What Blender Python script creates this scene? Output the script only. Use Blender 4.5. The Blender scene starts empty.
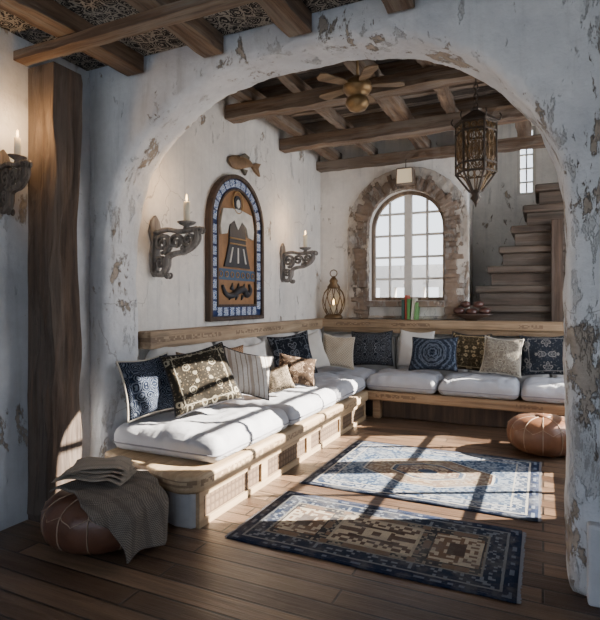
import bpy, bmesh, math, random
from mathutils import Vector, Matrix, noise as mnoise
random.seed(7)
D=bpy.data; C=bpy.context; COL=C.scene.collection
pi=math.pi
# ---------------------------------------------------------------- shader helpers
class E:
    def __init__(s,nt,k): s.nt=nt; s.k=k
    def op(s,o,*a,clamp=False):
        n=s.nt.nodes.new('ShaderNodeMath'); n.operation=o; n.use_clamp=clamp
        for i,v in enumerate((s,)+a):
            if isinstance(v,E): s.nt.links.new(v.k,n.inputs[i])
            else: n.inputs[i].default_value=v
        return E(s.nt,n.outputs[0])
    def __add__(s,o): return s.op('ADD',o)
    def __sub__(s,o): return s.op('SUBTRACT',o)
    def __mul__(s,o): return s.op('MULTIPLY',o)
    def __truediv__(s,o): return s.op('DIVIDE',o)
    def abs(s): return s.op('ABSOLUTE')
    def lt(s,o): return s.op('LESS_THAN',o)
    def gt(s,o): return s.op('GREATER_THAN',o)
    def min(s,o): return s.op('MINIMUM',o)
    def max(s,o): return s.op('MAXIMUM',o)
    def snap(s,o): return s.op('SNAP',o)
    def ss(s,a,b):
        n=s.nt.nodes.new('ShaderNodeMapRange'); n.interpolation_type='SMOOTHSTEP'
        s.nt.links.new(s.k,n.inputs[0]); n.inputs[1].default_value=a; n.inputs[2].default_value=b
        return E(s.nt,n.outputs[0])
def newmat(name,rough=.8,metal=0):
    m=D.materials.new(name); m.use_nodes=True; nt=m.node_tree
    b=nt.nodes['Principled BSDF']; b.inputs['Roughness'].default_value=rough; b.inputs['Metallic'].default_value=metal
    return m,nt,b
def oc(nt):
    return nt.nodes.new('ShaderNodeTexCoord').outputs['Object']
def mapg(nt,vec,scale=(1,1,1),loc=(0,0,0),rot=(0,0,0)):
    n=nt.nodes.new('ShaderNodeMapping'); nt.links.new(vec,n.inputs[0])
    n.inputs['Location'].default_value=loc; n.inputs['Rotation'].default_value=rot; n.inputs['Scale'].default_value=scale
    return n.outputs[0]
def distort(nt,vec,scale,amt):
    n=nt.nodes.new('ShaderNodeTexNoise'); nt.links.new(vec,n.inputs['Vector']); n.inputs['Scale'].default_value=scale; n.inputs['Detail'].default_value=4
    a=nt.nodes.new('ShaderNodeVectorMath'); a.operation='MULTIPLY_ADD'; nt.links.new(n.outputs[1],a.inputs[0]); a.inputs[1].default_value=(amt,)*3; nt.links.new(vec,a.inputs[2])
    return a.outputs[0]
def noi(nt,vec,scale,detail=4,rough=.6,dist=0):
    n=nt.nodes.new('ShaderNodeTexNoise'); nt.links.new(vec,n.inputs['Vector'])
    n.inputs['Scale'].default_value=scale; n.inputs['Detail'].default_value=detail
    n.inputs['Roughness'].default_value=rough; n.inputs['Distortion'].default_value=dist
    return E(nt,n.outputs[0])
def vor(nt,vec,scale,feat='F1',out=0):
    n=nt.nodes.new('ShaderNodeTexVoronoi'); n.feature=feat; nt.links.new(vec,n.inputs['Vector'])
    n.inputs['Scale'].default_value=scale
    return E(nt,n.outputs[out])
def c4(c): return (c[0],c[1],c[2],1)
def mix(nt,f,a,b,mode='MIX'):
    n=nt.nodes.new('ShaderNodeMix'); n.data_type='RGBA'; n.blend_type=mode
    if isinstance(f,E): nt.links.new(f.k,n.inputs[0])
    else: n.inputs[0].default_value=f
    for i,v in ((6,a),(7,b)):
        if isinstance(v,tuple): n.inputs[i].default_value=c4(v)
        else: nt.links.new(v,n.inputs[i])
    return n.outputs[2]
def ramp(nt,f,stops):
    n=nt.nodes.new('ShaderNodeValToRGB'); nt.links.new(f.k,n.inputs[0]); r=n.color_ramp
    while len(r.elements)<len(stops): r.elements.new(.5)
    for e,(p,c) in zip(r.elements,stops): e.position=p; e.color=c4(c)
    return n.outputs[0]
def bump(nt,b,h,st=.4,dist=.02):
    n=nt.nodes.new('ShaderNodeBump'); n.inputs['Strength'].default_value=st; n.inputs['Distance'].default_value=dist
    nt.links.new(h.k,n.inputs['Height']); nt.links.new(n.outputs[0],b.inputs['Normal'])
def setc(nt,b,c): nt.links.new(c,b.inputs['Base Color'])
def sep(nt,vec):
    n=nt.nodes.new('ShaderNodeSeparateXYZ'); nt.links.new(vec,n.inputs[0])
    return [E(nt,o) for o in n.outputs]
def comb(nt,x,y,z=0.0):
    n=nt.nodes.new('ShaderNodeCombineXYZ')
    for i,v in enumerate((x,y,z)):
        if isinstance(v,E): nt.links.new(v.k,n.inputs[i])
        else: n.inputs[i].default_value=v
    return n.outputs[0]
def wn(nt,vec):
    n=nt.nodes.new('ShaderNodeTexWhiteNoise'); n.noise_dimensions='3D'; nt.links.new(vec,n.inputs[0]); return E(nt,n.outputs[0])

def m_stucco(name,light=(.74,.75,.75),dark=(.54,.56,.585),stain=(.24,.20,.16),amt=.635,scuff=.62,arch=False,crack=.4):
    m,nt,b=newmat(name,.92); co=oc(nt)
    n1=noi(nt,co,1.1,5,.6); n2=noi(nt,co,14,6,.65); n3=noi(nt,mapg(nt,co,(2.2,2.2,1.1)),1.5,10,.72,.3)
    n4=noi(nt,mapg(nt,co,(3,3,1.0),(5,3,1)),2.0,10,.76,.2); drip=noi(nt,mapg(nt,co,(7,7,.45)),1.6,6,.65)
    if arch:
        x,y,z=sep(nt,co); ex=(x+1.47)/1.59; ez=(z-1.78).max(0.0)/1.37
        r=((ex*ex)+(ez*ez)).op('SQRT'); near=((r-1.02).abs()).ss(.12,.0)*.035+x.ss(-.3,.4)*.075
        n3=n3+near; n4=n4+near
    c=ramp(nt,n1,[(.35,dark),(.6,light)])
    c=mix(nt,drip.ss(.50,.78)*.42,c,(.33,.345,.36))
    c=mix(nt,n4.ss(scuff,scuff+.02)*.45,c,(.33,.33,.33)); c=mix(nt,n4.ss(scuff+.06,scuff+.08)*.6,c,(.17,.16,.15))
    pm=n3.ss(amt,amt+.015); edge=n3.ss(amt-.02,amt)
    c=mix(nt,edge*.55,c,(.17,.15,.13))
    c=mix(nt,pm*.85,c,ramp(nt,n2,[(.35,stain),(.65,tuple(x*1.9 for x in stain))]))
    cd=distort(nt,co,3,.35); cr=vor(nt,cd,1.1,'DISTANCE_TO_EDGE').lt(.004)*noi(nt,co,.9,2).gt(.54)
    c=mix(nt,cr*crack,c,(.12,.11,.10))
    c=mix(nt,n2.ss(.3,.7)*.12,c,(.25,.26,.28))
    setc(nt,b,c); bump(nt,b,(n2*.3+n1*1.2)-pm*.8-n4.ss(scuff,scuff+.02)*.2,.9,.035); return m
def m_wood(name,c1,c2,axis=0,scale=1.0,rough=.6,bs=.5,carve=None,grey=None,dk=.35):
    m,nt,b=newmat(name,rough); co=oc(nt)
    sc=[14*scale]*3; sc[axis]=.9*scale
    n1=noi(nt,mapg(nt,co,tuple(sc)),1,6,.65,.6); sc2=[60*scale]*3; sc2[axis]=2*scale
    n2=noi(nt,mapg(nt,co,tuple(sc2)),1,3,.6); n3=noi(nt,co,1.7*scale,3)
    c=ramp(nt,n1,[(.28,tuple(x*dk for x in c1)),(.45,c1),(.68,c2)])
    if grey: c=mix(nt,noi(nt,mapg(nt,co,tuple(x*.6 for x in sc),(3,1,2)),1,5,.7).ss(.42,.58)*.8,c,grey)
    c=mix(nt,n2.ss(.5,.75)*.5,c,tuple(x*dk*.8 for x in c1))
    c=mix(nt,n3.ss(.35,.65)*.4,c,tuple(x*(.3+dk*.7) for x in c1))
    h=n1+n2*.4
    if carve:
        x,y,z=sep(nt,co); a={0:x,1:y}[axis]
        k=wn(nt,comb(nt,a.snap(.022),z.snap(.019),1.0)).gt(.42)
        g=wn(nt,comb(nt,a.snap(.28),2.0,1.0)).gt(.45)
        band=(z-carve).abs().lt(.022)
        mk_=k*g*band
        c=mix(nt,mk_*.6,c,(.09,.048,.025)); h=h-mk_*.6
    setc(nt,b,c); bump(nt,b,h,bs,.015); return m
def m_plain(name,c,rough=.6,metal=0,var=.35,sc=12,bs=.25):
    m,nt,b=newmat(name,rough,metal); co=oc(nt); n=noi(nt,co,sc,5)
    setc(nt,b,mix(nt,n.ss(.3,.7)*var,c,tuple(x*.4 for x in c))); bump(nt,b,n,bs,.01); return m
def m_fabric(name,c,c2=None,sc=250):
    m,nt,b=newmat(name,.95); co=oc(nt); n=noi(nt,co,4,4); w=noi(nt,co,sc,2)
    setc(nt,b,mix(nt,n.ss(.35,.7)*.6,c,c2 or tuple(x*.8 for x in c))); bump(nt,b,n*2+w*.3,.45,.018)
    return m
def m_pattern(name,kind,ca,cb,cc,seed=0.0,cell=.018):
    m,nt,b=newmat(name,.95); co=oc(nt); x,y,z=sep(nt,co); ax=x.abs(); ay=y.abs()
    if kind=='floral':
        p=distort(nt,comb(nt,ax,ay,seed),9,.05); v=vor(nt,p,15); n=noi(nt,p,38,4,.7)
        c=mix(nt,n.ss(.5,.53),ca,cc); c=mix(nt,((v*38.0).op('SINE')+n*1.2).gt(1.15),c,cb); c=mix(nt,v.lt(.10),c,cc)
    elif kind=='paisley':
        p=distort(nt,comb(nt,ax,ay,seed),11,.04); v=vor(nt,p,11); v2=vor(nt,p,44); n=noi(nt,p,30,4,.7)
        c=mix(nt,v2.lt(.30),ca,cc); c=mix(nt,(v-.34).abs().lt(.045),c,cb); c=mix(nt,(v-.20).abs().lt(.025),c,cb); c=mix(nt,v.lt(.09),c,cb)
        c=mix(nt,n.gt(.60),c,cb); c=mix(nt,(ax.max(ay)-.2).abs().lt(.004),c,cb)
    elif kind=='medallion':
        r=((x*x)+(y*y)).op('SQRT'); th=y.op('ARCTAN2',x); n=noi(nt,comb(nt,ax,ay,seed),26,4,.7)
        pet=(th*8.0).op('COSINE')*.006; q=((r+pet)*105.0+n*5.0).op('SINE')
        v=vor(nt,comb(nt,ax,ay,seed),34); v2=vor(nt,comb(nt,ax,ay,seed+2),18)
        c=mix(nt,(n*2.0+q*.35).gt(1.12),ca,cb); c=mix(nt,v.lt(.28),c,cc); c=mix(nt,(v2*45.0).op('SINE').gt(.85),c,cb)
        c=mix(nt,((r-.15).abs()).lt(.006),c,cb); c=mix(nt,((r-.085).abs()).lt(.004),c,cb)
    elif kind=='stripe':
        q=((x+y*.25)*130.0).op('SINE'); c=mix(nt,q.gt(.8),ca,cb); c=mix(nt,((x+y*.25)*32.5).op('SINE').gt(.9),c,cc)
    elif kind=='lattice':
        q=((x+y)*90.0).op('SINE').abs().min(((x-y)*90.0).op('SINE').abs()); c=mix(nt,q.lt(.28),ca,cb)
        q2=((x+y)*90.0).op('COSINE').abs().min(((x-y)*90.0).op('COSINE').abs()); c=mix(nt,q2.lt(.12),c,cc)
    n=noi(nt,co,60,4); n2=noi(nt,co,5,3)
    c=mix(nt,n.ss(.4,.75)*.35,c,tuple(t*.5 for t in ca)); setc(nt,b,c); bump(nt,b,n+n2*2,.4,.012)
    b.inputs['Specular IOR Level'].default_value=.15; return m
def m_rug(name,hw,hh,style):
    m,nt,b=newmat(name,1.0); co=oc(nt); dn=noi(nt,co,9,3); x,y,z=sep(nt,co)
    b.inputs['Specular IOR Level'].default_value=.1
    x=x+(dn-.5)*.010; y=y+(dn-.5)*.010
    ax=x.abs(); ay=y.abs(); ed=(ax*-1.0+hw).min(ay*-1.0+hh)
    navy=(.008,.015,.038); cream=(.34,.32,.275)
    k=lambda cell,s:wn(nt,comb(nt,ax.snap(cell),ay.snap(cell),s))
    rx=lambda cx_,w_,hy:(ax-cx_).abs().lt(w_)*ay.lt(hy)
    if style==1:
        f=mix(nt,k(.018,1.).gt(.66),(.03,.03,.033),(.20,.175,.14))
        f=mix(nt,k(.05,5.).gt(.66),f,(.14,.095,.065))
        f=mix(nt,rx(.50,.155,.20),f,(.03,.028,.03)); f=mix(nt,rx(.50,.145,.19),f,(.14,.09,.06))
        f=mix(nt,rx(.50,.145,.19)*k(.024,9.).gt(.52),f,(.38,.33,.25)); f=mix(nt,rx(.50,.05,.08),f,(.07,.05,.04))
        f=mix(nt,ax.lt(.27)*ay.lt(.20),f,(.32,.28,.21)); f=mix(nt,ax.lt(.25)*ay.lt(.18),f,(.09,.06,.045))
        f=mix(nt,ax.lt(.25)*ay.lt(.18)*k(.028,4.).gt(.45),f,(.40,.34,.25)); f=mix(nt,ax.lt(.16)*(ay-.08).abs().lt(.014),f,(.06,.04,.03))
        bp=mix(nt,k(.02,7.).gt(.8),(.014,.022,.042),(.13,.15,.18))
    else:
        q=(ax*.62+ay).max(ax*.85).max(ay*1.25); f=mix(nt,k(.02,1.).gt(.55),(.035,.062,.115),(.17,.21,.26))
        f=mix(nt,q.lt(.47),f,(.42,.40,.35)); f=mix(nt,q.lt(.455),f,(.06,.035,.025))
        f=mix(nt,q.lt(.44),f,mix(nt,k(.022,3.).gt(.4),(.30,.245,.175),(.18,.12,.08)))
        f=mix(nt,q.lt(.27),f,(.40,.37,.31)); f=mix(nt,q.lt(.255),f,(.03,.05,.09)); f=mix(nt,q.lt(.225),f,mix(nt,k(.02,8.).gt(.5),(.34,.27,.19),(.14,.085,.06)))
        f=mix(nt,q.lt(.07),f,(.04,.06,.10))
        bp=mix(nt,k(.02,7.).gt(.6),(.02,.038,.078),(.24,.26,.29))
    c=mix(nt,ed.lt(.19),f,cream if style==2 else (.16,.16,.15)); c=mix(nt,ed.lt(.178),c,bp); c=mix(nt,ed.lt(.085),c,cream if style==2 else (.15,.16,.17)); c=mix(nt,ed.lt(.07),c,navy)
    c=mix(nt,(ed-.035).abs().lt(.012)*k(.03,2.).gt(.6),c,(.10,.12,.16))
    w=noi(nt,co,140,3); wear=noi(nt,co,4.5,9,.75)
    c=mix(nt,wear.ss(.42,.66)*.5,c,(.145,.14,.135) if style==1 else (.22,.23,.24)); c=mix(nt,w.ss(.4,.8)*.35,c,(.02,.02,.03))
    setc(nt,b,c); bump(nt,b,w+k(.02,1.)*.3,.5,.01); return m

# ---- materials
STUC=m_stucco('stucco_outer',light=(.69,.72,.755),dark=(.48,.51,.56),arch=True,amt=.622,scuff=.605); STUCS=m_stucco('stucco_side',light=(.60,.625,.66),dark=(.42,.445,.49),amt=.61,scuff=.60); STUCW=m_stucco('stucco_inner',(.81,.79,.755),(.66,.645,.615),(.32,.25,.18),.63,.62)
GW=(.215,.185,.155)
W_BEAMY=m_wood('beam_wood_y',(.105,.062,.038),(.25,.17,.11),1,1,.8,1.0,grey=GW); W_BEAMX=m_wood('beam_wood_x',(.115,.068,.042),(.27,.18,.115),0,1,.8,1.0,grey=GW)
W_POST=m_wood('post_wood',(.05,.031,.021),(.14,.09,.06),2,.9,.8,1.0,grey=(.12,.095,.078))
W_BX=m_wood('bench_wood_x',(.28,.17,.09),(.45,.31,.18),0,1,.55,.4,.31); W_BY=m_wood('bench_wood_y',(.36,.255,.15),(.50,.38,.245),1,1,.55,.3,.31,dk=.7)
W_FR=m_wood('bench_frame_wood',(.34,.24,.14),(.47,.355,.225),1,1,.55,.25,dk=.75)
W_LX=m_wood('ledge_wood_x',(.26,.175,.10),(.42,.30,.19),0,1,.6,.4,1.185); W_LY=m_wood('ledge_wood_y',(.34,.24,.15),(.50,.38,.255),1,1,.6,.4,1.175)
W_DARK=m_wood('dark_wood',(.05,.03,.02),(.11,.065,.04),2); W_STAIR=m_wood('stair_wood',(.075,.052,.038),(.155,.112,.082),0,grey=(.125,.107,.09))
W_GREY=m_wood('grey_carved_wood',(.20,.18,.165),(.36,.33,.30),2,1.5,.7,.8)
def m_floor():
    m,nt,b=newmat('floor_planks',.42); co=oc(nt)
    n=nt.nodes.new('ShaderNodeTexBrick'); nt.links.new(co,n.inputs['Vector'])
    n.inputs['Color1'].default_value=(.055,.03,.018,1); n.inputs['Color2'].default_value=(.21,.13,.078,1); n.inputs['Mortar'].default_value=(.004,.003,.002,1)
    n.inputs['Scale'].default_value=1; n.inputs['Mortar Size'].default_value=.008; n.inputs['Brick Width'].default_value=1.9; n.inputs['Row Height'].default_value=.15
    n.inputs['Mortar Smooth'].default_value=.3
    g=noi(nt,mapg(nt,co,(1.2,22,1)),1,6,.7,.8); g2=noi(nt,mapg(nt,co,(4,90,1)),1,3); g3=noi(nt,co,1.4,4)
    c=mix(nt,g.ss(.4,.7)*.6,n.outputs[0],(.034,.019,.011)); c=mix(nt,g3.ss(.45,.75)*.3,c,(.28,.20,.135))
    c=mix(nt,g2.ss(.55,.8)*.4,c,(.015,.01,.006)); setc(nt,b,c)
    f=E(nt,n.outputs[1]); bump(nt,b,g*.5+g2*.2-f*2.0,.7,.014)
    nt.links.new((g*.35+.2).k,b.inputs['Roughness']); return m
FLOOR=m_floor()
def m_ceil():
    m,nt,b=newmat('ceiling_weave',.95); co=oc(nt)
    p=distort(nt,co,8,.09); v=vor(nt,p,12); w=((v*36.0).op('SINE')).gt(.35); n=noi(nt,p,34,4,.7); ed=vor(nt,p,12,'DISTANCE_TO_EDGE').lt(.05)
    c=mix(nt,(w*n.gt(.45)).max(ed*n.gt(.4)),(.010,.010,.012),(.27,.25,.22)); setc(nt,b,c); bump(nt,b,n,.6,.02); return m
CEIL=m_ceil()
def m_boards():
    m,nt,b=newmat('ceiling_boards',.8); co=oc(nt); x,y,z=sep(nt,co)
    k=wn(nt,comb(nt,y.snap(.13),1.,1.)); gap=(y.op('MODULO',.13)).abs().lt(.010); n=noi(nt,mapg(nt,co,(4,30,2)),1,6,.75,.8)
    c=mix(nt,k,(.08,.066,.057),(.25,.215,.185)); c=mix(nt,n.ss(.42,.6)*.7,c,(.03,.025,.022)); c=mix(nt,gap,c,(.006,.005,.004)); setc(nt,b,c); bump(nt,b,n-gap*2.0,.6,.02); return m
CEILP=m_boards()
CUSH=m_fabric('cushion_linen',(.42,.43,.465),(.33,.345,.385)); CUSHB=m_fabric('back_cushion_linen',(.60,.59,.57)); PIPE=m_fabric('piping_grey',(.24,.24,.265))
IRON=m_plain('aged_iron',(.06,.045,.035),.5,.6,.5,30,.5); BRONZE=m_plain('aged_bronze',(.18,.115,.06),.45,.7,.5,20,.4); BRASS=m_plain('aged_brass',(.26,.17,.08),.4,.7,.4,20,.4)
WAX=m_plain('wax',(.75,.68,.52),.5,0,.1)
def m_emit(name,c,s):
    m,nt,b=newmat(name,.5); b.inputs['Base Color'].default_value=c4(c); b.inputs['Emission Color'].default_value=c4(c); b.inputs['Emission Strength'].default_value=s; return m
FLAME=m_emit('flame',(1,.62,.22),14); SHADE=m_emit('lamp_paper',(.8,.66,.45),.35)
def m_glass(name,c=(1,1,1),a=.15):
    m,nt,b=newmat(name,.08); b.inputs['Base Color'].default_value=c4(c); b.inputs['Alpha'].default_value=a; return m
GLASS=m_glass('window_glass',(.8,.9,1),.05); AMBER=m_glass('amber_glass',(.45,.30,.15),.12)
LEATH=m_plain('brown_leather',(.12,.05,.028),.42,0,.5,9,.5); LEATH2=m_plain('tan_leather',(.19,.082,.04),.42,0,.5,9,.5); STITCH=m_plain('stitch',(.36,.26,.18),.8)
BRICK=m_stucco('old_brick',(.22,.16,.115),(.12,.085,.06),(.34,.30,.25),.575,.54)

# ---------------------------------------------------------------- mesh helpers
def mk(name,bm,mat,parent=None,smooth=False,bevel=0,loc=None,seg=2,ang=40):
    me=D.meshes.new(name); bmesh.ops.recalc_face_normals(bm,faces=bm.faces[:]); bm.to_mesh(me); bm.free()
    o=D.objects.new(name,me); COL.objects.link(o)
    if mat: me.materials.append(mat)
    if smooth:
        for p in me.polygons: p.use_smooth=True
    if bevel:
        md=o.modifiers.new('bevel','BEVEL'); md.width=bevel; md.segments=seg; md.limit_method='ANGLE'; md.angle_limit=math.radians(ang)
    if loc is not None: o.location=loc
    if parent: o.parent=parent
    return o
def empty(name,loc=(0,0,0),rz=0):
    o=D.objects.new(name,None); o.empty_display_size=.1; o.location=loc; o.rotation_euler=(0,0,rz); COL.objects.link(o); return o
def lab(o,label,cat,group=None):
    o['label']=label; o['category']=cat
    if group: o['group']=group
    return o
def struct(o): o['kind']='structure'; return o
def bbox(bm,x0,x1,y0,y1,z0,z1,M=None):
    vs=[Vector((x,y,z)) for x in (x0,x1) for y in (y0,y1) for z in (z0,z1)]
    if M: vs=[M@v for v in vs]
    v=[bm.verts.new(p) for p in vs]
    for f in ((0,1,3,2),(4,6,7,5),(0,4,5,1),(2,3,7,6),(0,2,6,4),(1,5,7,3)): bm.faces.new([v[i] for i in f])
def box(name,x0,x1,y0,y1,z0,z1,mat,parent=None,bevel=.006,M=None):
    bm=bmesh.new(); bbox(bm,x0,x1,y0,y1,z0,z1,M); return mk(name,bm,mat,parent,bevel=bevel)
def prism(bm,pts,ax,a,b):
    def P(p,t): return {'Y':(p[0],t,p[1]),'X':(t,p[0],p[1]),'Z':(p[0],p[1],t)}[ax]
    A=[bm.verts.new(P(p,a)) for p in pts]; B=[bm.verts.new(P(p,b)) for p in pts]
    bm.faces.new(A); bm.faces.new(B[::-1]); n=len(pts)
    for i in range(n): bm.faces.new([A[i],A[(i+1)%n],B[(i+1)%n],B[i]])
def ring(bm,out,inn,ax,a,b,closed=True):
    def P(p,t): return {'Y':(p[0],t,p[1]),'X':(t,p[0],p[1])}[ax]
    n=len(out); V=[[bm.verts.new(P(p,t)) for p in L] for L in (out,inn) for t in (a,b)]
    for i in range(n if closed else n-1):
        j=(i+1)%n
        for q,r in ((0,1),(1,3),(3,2),(2,0)): bm.faces.new([V[q][i],V[q][j],V[r][j],V[r][i]])
def tube(bm,pts,r,seg=8,closed=False):
    pts=[Vector(p) for p in pts]; n=len(pts); R=r if callable(r) else (lambda t:r); rows=[]
    up=None
    for i,p in enumerate(pts):
        d=(pts[(i+1)%n]-pts[i-1]) if closed else (pts[min(i+1,n-1)]-pts[max(i-1,0)])
        d.normalize()
        if up is None: up=d.orthogonal().normalized()
        up=(up-d*up.dot(d)); up=up.normalized() if up.length>1e-5 else d.orthogonal().normalized()
        s=d.cross(up); rr=R(i/max(1,n-1))
        rows.append([bm.verts.new(p+(up*math.cos(2*pi*k/seg)+s*math.sin(2*pi*k/seg))*rr) for k in range(seg)])
    for i in range(n if closed else n-1):
        A=rows[i];B=rows[(i+1)%n]
        for k in range(seg): bm.faces.new([A[k],A[(k+1)%seg],B[(k+1)%seg],B[k]])
    if not closed: bm.faces.new(rows[0][::-1]); bm.faces.new(rows[-1])
def lathe(bm,prof,seg=24,off=(0,0,0),fn=None):
    rows=[]
    for r,z in prof:
        row=[]
        for k in range(seg):
            a=2*pi*k/seg; rr=max(r,.0005)*(fn(a,z) if fn else 1)
            row.append(bm.verts.new((off[0]+rr*math.cos(a),off[1]+rr*math.sin(a),off[2]+z)))
        rows.append(row)
    for i in range(len(rows)-1):
        for k in range(seg): bm.faces.new([rows[i][k],rows[i][(k+1)%seg],rows[i+1][(k+1)%seg],rows[i+1][k]])
    bm.faces.new(rows[0][::-1]); bm.faces.new(rows[-1])
def spiral(cx,cz,r0,r1,a0,a1,n=22,y=0):
    return [(cx+(r0+(r1-r0)*i/n)*math.cos(a0+(a1-a0)*i/n),y,cz+(r0+(r1-r0)*i/n)*math.sin(a0+(a1-a0)*i/n)) for i in range(n+1)]
def smoothpts(P,n=5):
    P=[Vector(p) for p in P]; out=[]
    for i in range(len(P)-1):
        p0=P[max(i-1,0)];p1=P[i];p2=P[i+1];p3=P[min(i+2,len(P)-1)]
        for q in range(n):
            t=q/n; out.append(.5*((2*p1)+(p2-p0)*t+(2*p0-5*p1+4*p2-p3)*t*t+(3*p1-p0-3*p2+p3)*t**3))
    out.append(P[-1]); return out
def archpts(cx,a,zs,b,n=28,ex=2.0,):
    out=[]
    for i in range(n+1):
        t=pi-pi*i/n; c=math.cos(t); s=max(0,math.sin(t))
        out.append((cx+a*math.copysign(abs(c)**(2/ex),c),zs+b*s**(2/ex)))
    return out
def wall(name,ax,t0,t1,s0,s1,z0,z1,holes,mat,bevel=0):
    bm=bmesh.new(); cur=s0
    for a,b,zb,zs,zt in sorted(holes):
        if a>cur: prism(bm,[(cur,z0),(a,z0),(a,z1),(cur,z1)],ax,t0,t1)
        if zb>z0: prism(bm,[(a,z0),(b,z0),(b,zb),(a,zb)],ax,t0,t1)
        if zt>zs+.01: pts=archpts((a+b)/2,(b-a)/2,zs,zt-zs)
        else: pts=[(a,zs),(b,zs)]
        prism(bm,pts+[(b,z1),(a,z1)],ax,t0,t1); cur=b
    if cur<s1: prism(bm,[(cur,z0),(s1,z0),(s1,z1),(cur,z1)],ax,t0,t1)
    return struct(mk(name,bm,mat,bevel=bevel))
def roughen(o,voxel,size,strength):
    md=o.modifiers.new('rm','REMESH'); md.mode='VOXEL'; md.voxel_size=voxel; md.use_smooth_shade=True
    for sz,stg in ((size,strength),(size*.22,strength*.28)):
        t=D.textures.new('clouds','CLOUDS'); t.noise_scale=sz; t.noise_depth=3
        d=o.modifiers.new('dp','DISPLACE'); d.texture=t; d.texture_coords='LOCAL'; d.strength=stg; d.mid_level=.5

# ---------------------------------------------------------------- shell
struct(box('floor',-3.5,2.3,-1.2,9.3,-.12,0,FLOOR,bevel=0))
arch=archpts(-1.47,1.59,1.80,1.34,48,2.35)
bm=bmesh.new(); prism(bm,[(-3.42,-.03),(-3.06,-.03)]+arch+[(.12,-.03),(2.2,-.03),(2.2,4.15),(-3.42,4.15)],'Y',3.0,3.4)
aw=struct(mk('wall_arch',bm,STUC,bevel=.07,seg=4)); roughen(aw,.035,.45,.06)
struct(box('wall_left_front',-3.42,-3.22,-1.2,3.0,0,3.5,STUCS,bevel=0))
struct(box('sun_block_wall',2.0,2.2,-1.2,3.0,0,3.5,STUCS,bevel=0))  # unseen wall, added to keep the sun off the front floor
wall('dimming_wall_front','Y',-1.4,-1.2,-3.42,2.2,0,3.5,[(-2.9,1.7,.9,2.4,3.15)],STUCS)  # unseen wall added to dim the front room, opening sized for fill light
struct(box('wall_left',-3.33,-3.13,3.4,7.65,0,4.1,STUCW,bevel=0))
wall('wall_back','Y',7.45,7.65,-3.13,-.94,0,4.1,[(-2.34,-1.24,1.52,2.57,3.12)],STUCW)
struct(box('wall_back_low',-.94,1.3,7.45,7.65,0,1.12,STUCW,bevel=0))
WY=[(4.5,5.7,.6,2.8,3.4),(5.95,7.15,.6,2.8,3.4)]
wall('wall_right','X',1.1,1.3,3.4,7.45,0,4.1,WY,STUCW)
wall('wall_stair_back','Y',9.0,9.2,-1.15,1.8,0,5.0,[(-.38,-.10,3.2,4.3,4.3)],STUCW)
wall('added_sun_slit_wall','X',1.6,1.8,7.65,9.0,0,5.0,[(7.75,8.35,1.6,3.0,3.0),(8.56,8.64,4.0,4.5,4.5),(8.72,8.76,4.1,4.55,4.55),(8.84,8.90,3.9,4.35,4.35)],STUCW)  # unseen wall added here; its slits are shaped to throw sun streaks inside
struct(box('wall_stair_left',-1.15,-1.05,7.65,9.0,0,5,STUCW,bevel=0))
struct(box('ceiling_stair',-1.15,1.8,7.5,9.2,5,5.1,STUCW,bevel=0))
struct(box('wall_back_upper',-1.15,1.8,7.47,7.65,4.1,5.0,STUCW,bevel=0))
struct(box('ceiling_inner',-3.33,1.3,3.4,7.65,3.95,4.08,CEILP,bevel=0))
struct(box('ceiling_front',-3.42,2.2,-1.2,2.97,3.30,3.45,CEIL,bevel=0))
struct(box('trim_1',.2,2.0,2.92,3.0,0,.40,STUCS,bevel=.015))
struct(box('trim_2',-3.13,-2.98,3.42,7.18,1.10,1.25,W_LY,bevel=.012))
struct(box('trim_3',-3.13,1.1,7.18,7.44,1.13,1.25,W_LX,bevel=.012))
struct(box('trim_4',-2.98,1.1,7.22,7.44,1.06,1.13,W_LX,bevel=.006))

def rough_beam(name,x0,x1,y0,y1,z0,z1,mat,label,group,axis,am=1):
    bm=bmesh.new(); bbox(bm,x0,x1,y0,y1,z0,z1)
    L=[e for e in bm.edges if abs((e.verts[0].co-e.verts[1].co)[axis])>.3]
    bmesh.ops.subdivide_edges(bm,edges=L,cuts=40)
    for v in bm.verts:
        if abs(v.co[axis]-(x0,y0)[axis])>.02 and abs(v.co[axis]-(x1,y1)[axis])>.02:
            d=(mnoise.noise_vector(v.co*2.3)*.018+mnoise.noise_vector(v.co*9)*.016)*am; d[axis]=0
            if v.co.z>z1-.02: d.z=0
            v.co+=d
    o=mk(name,bm,mat,bevel=.005); lab(o,label,'beam',group); return o
for x in (-2.72,-2.03,-1.38,-.74,-.1,.55,1.2): rough_beam('ceiling_beam',x-.08,x+.08,-1.1,2.96,3.175,3.30,W_BEAMY,'weathered brown timber ceiling joist above the arch','front ceiling joists',1,.7)
rough_beam('ceiling_beam',-3.2,1.98,2.33,2.43,3.11,3.175,W_BEAMX,'rough timber cross beam under the joists','front cross beam',0,.5)
for y in (4.84,6.12): rough_beam('ceiling_beam',-3.12,1.09,y-.085,y+.085,3.48,3.63,W_BEAMX,'rough squared timber cross beam spanning the seating nook','inner cross beams',0)
rough_beam('ceiling_beam',-3.12,1.09,7.26,7.44,3.5,3.63,W_BEAMX,'rough squared timber wall beam above the arched window','inner cross beams',0)
for x,hw_ in ((-2.85,.075),(-2.25,.045),(-1.52,.09),(-.95,.05),(-.22,.085),(.4,.055)): rough_beam('ceiling_beam',x-hw_,x+hw_,3.43,7.44,3.63,3.76,W_BEAMY,'aged squared timber joist resting on the cross beams','inner joists',1)
for y in (3.75,4.25,5.25,5.7,6.55,7.0): rough_beam('ceiling_slat',-3.12,1.09,y-.04,y+.04,3.76,3.95,W_BEAMX,'thin timber slat below the ceiling boards','ceiling slats',0,.4)
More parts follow.
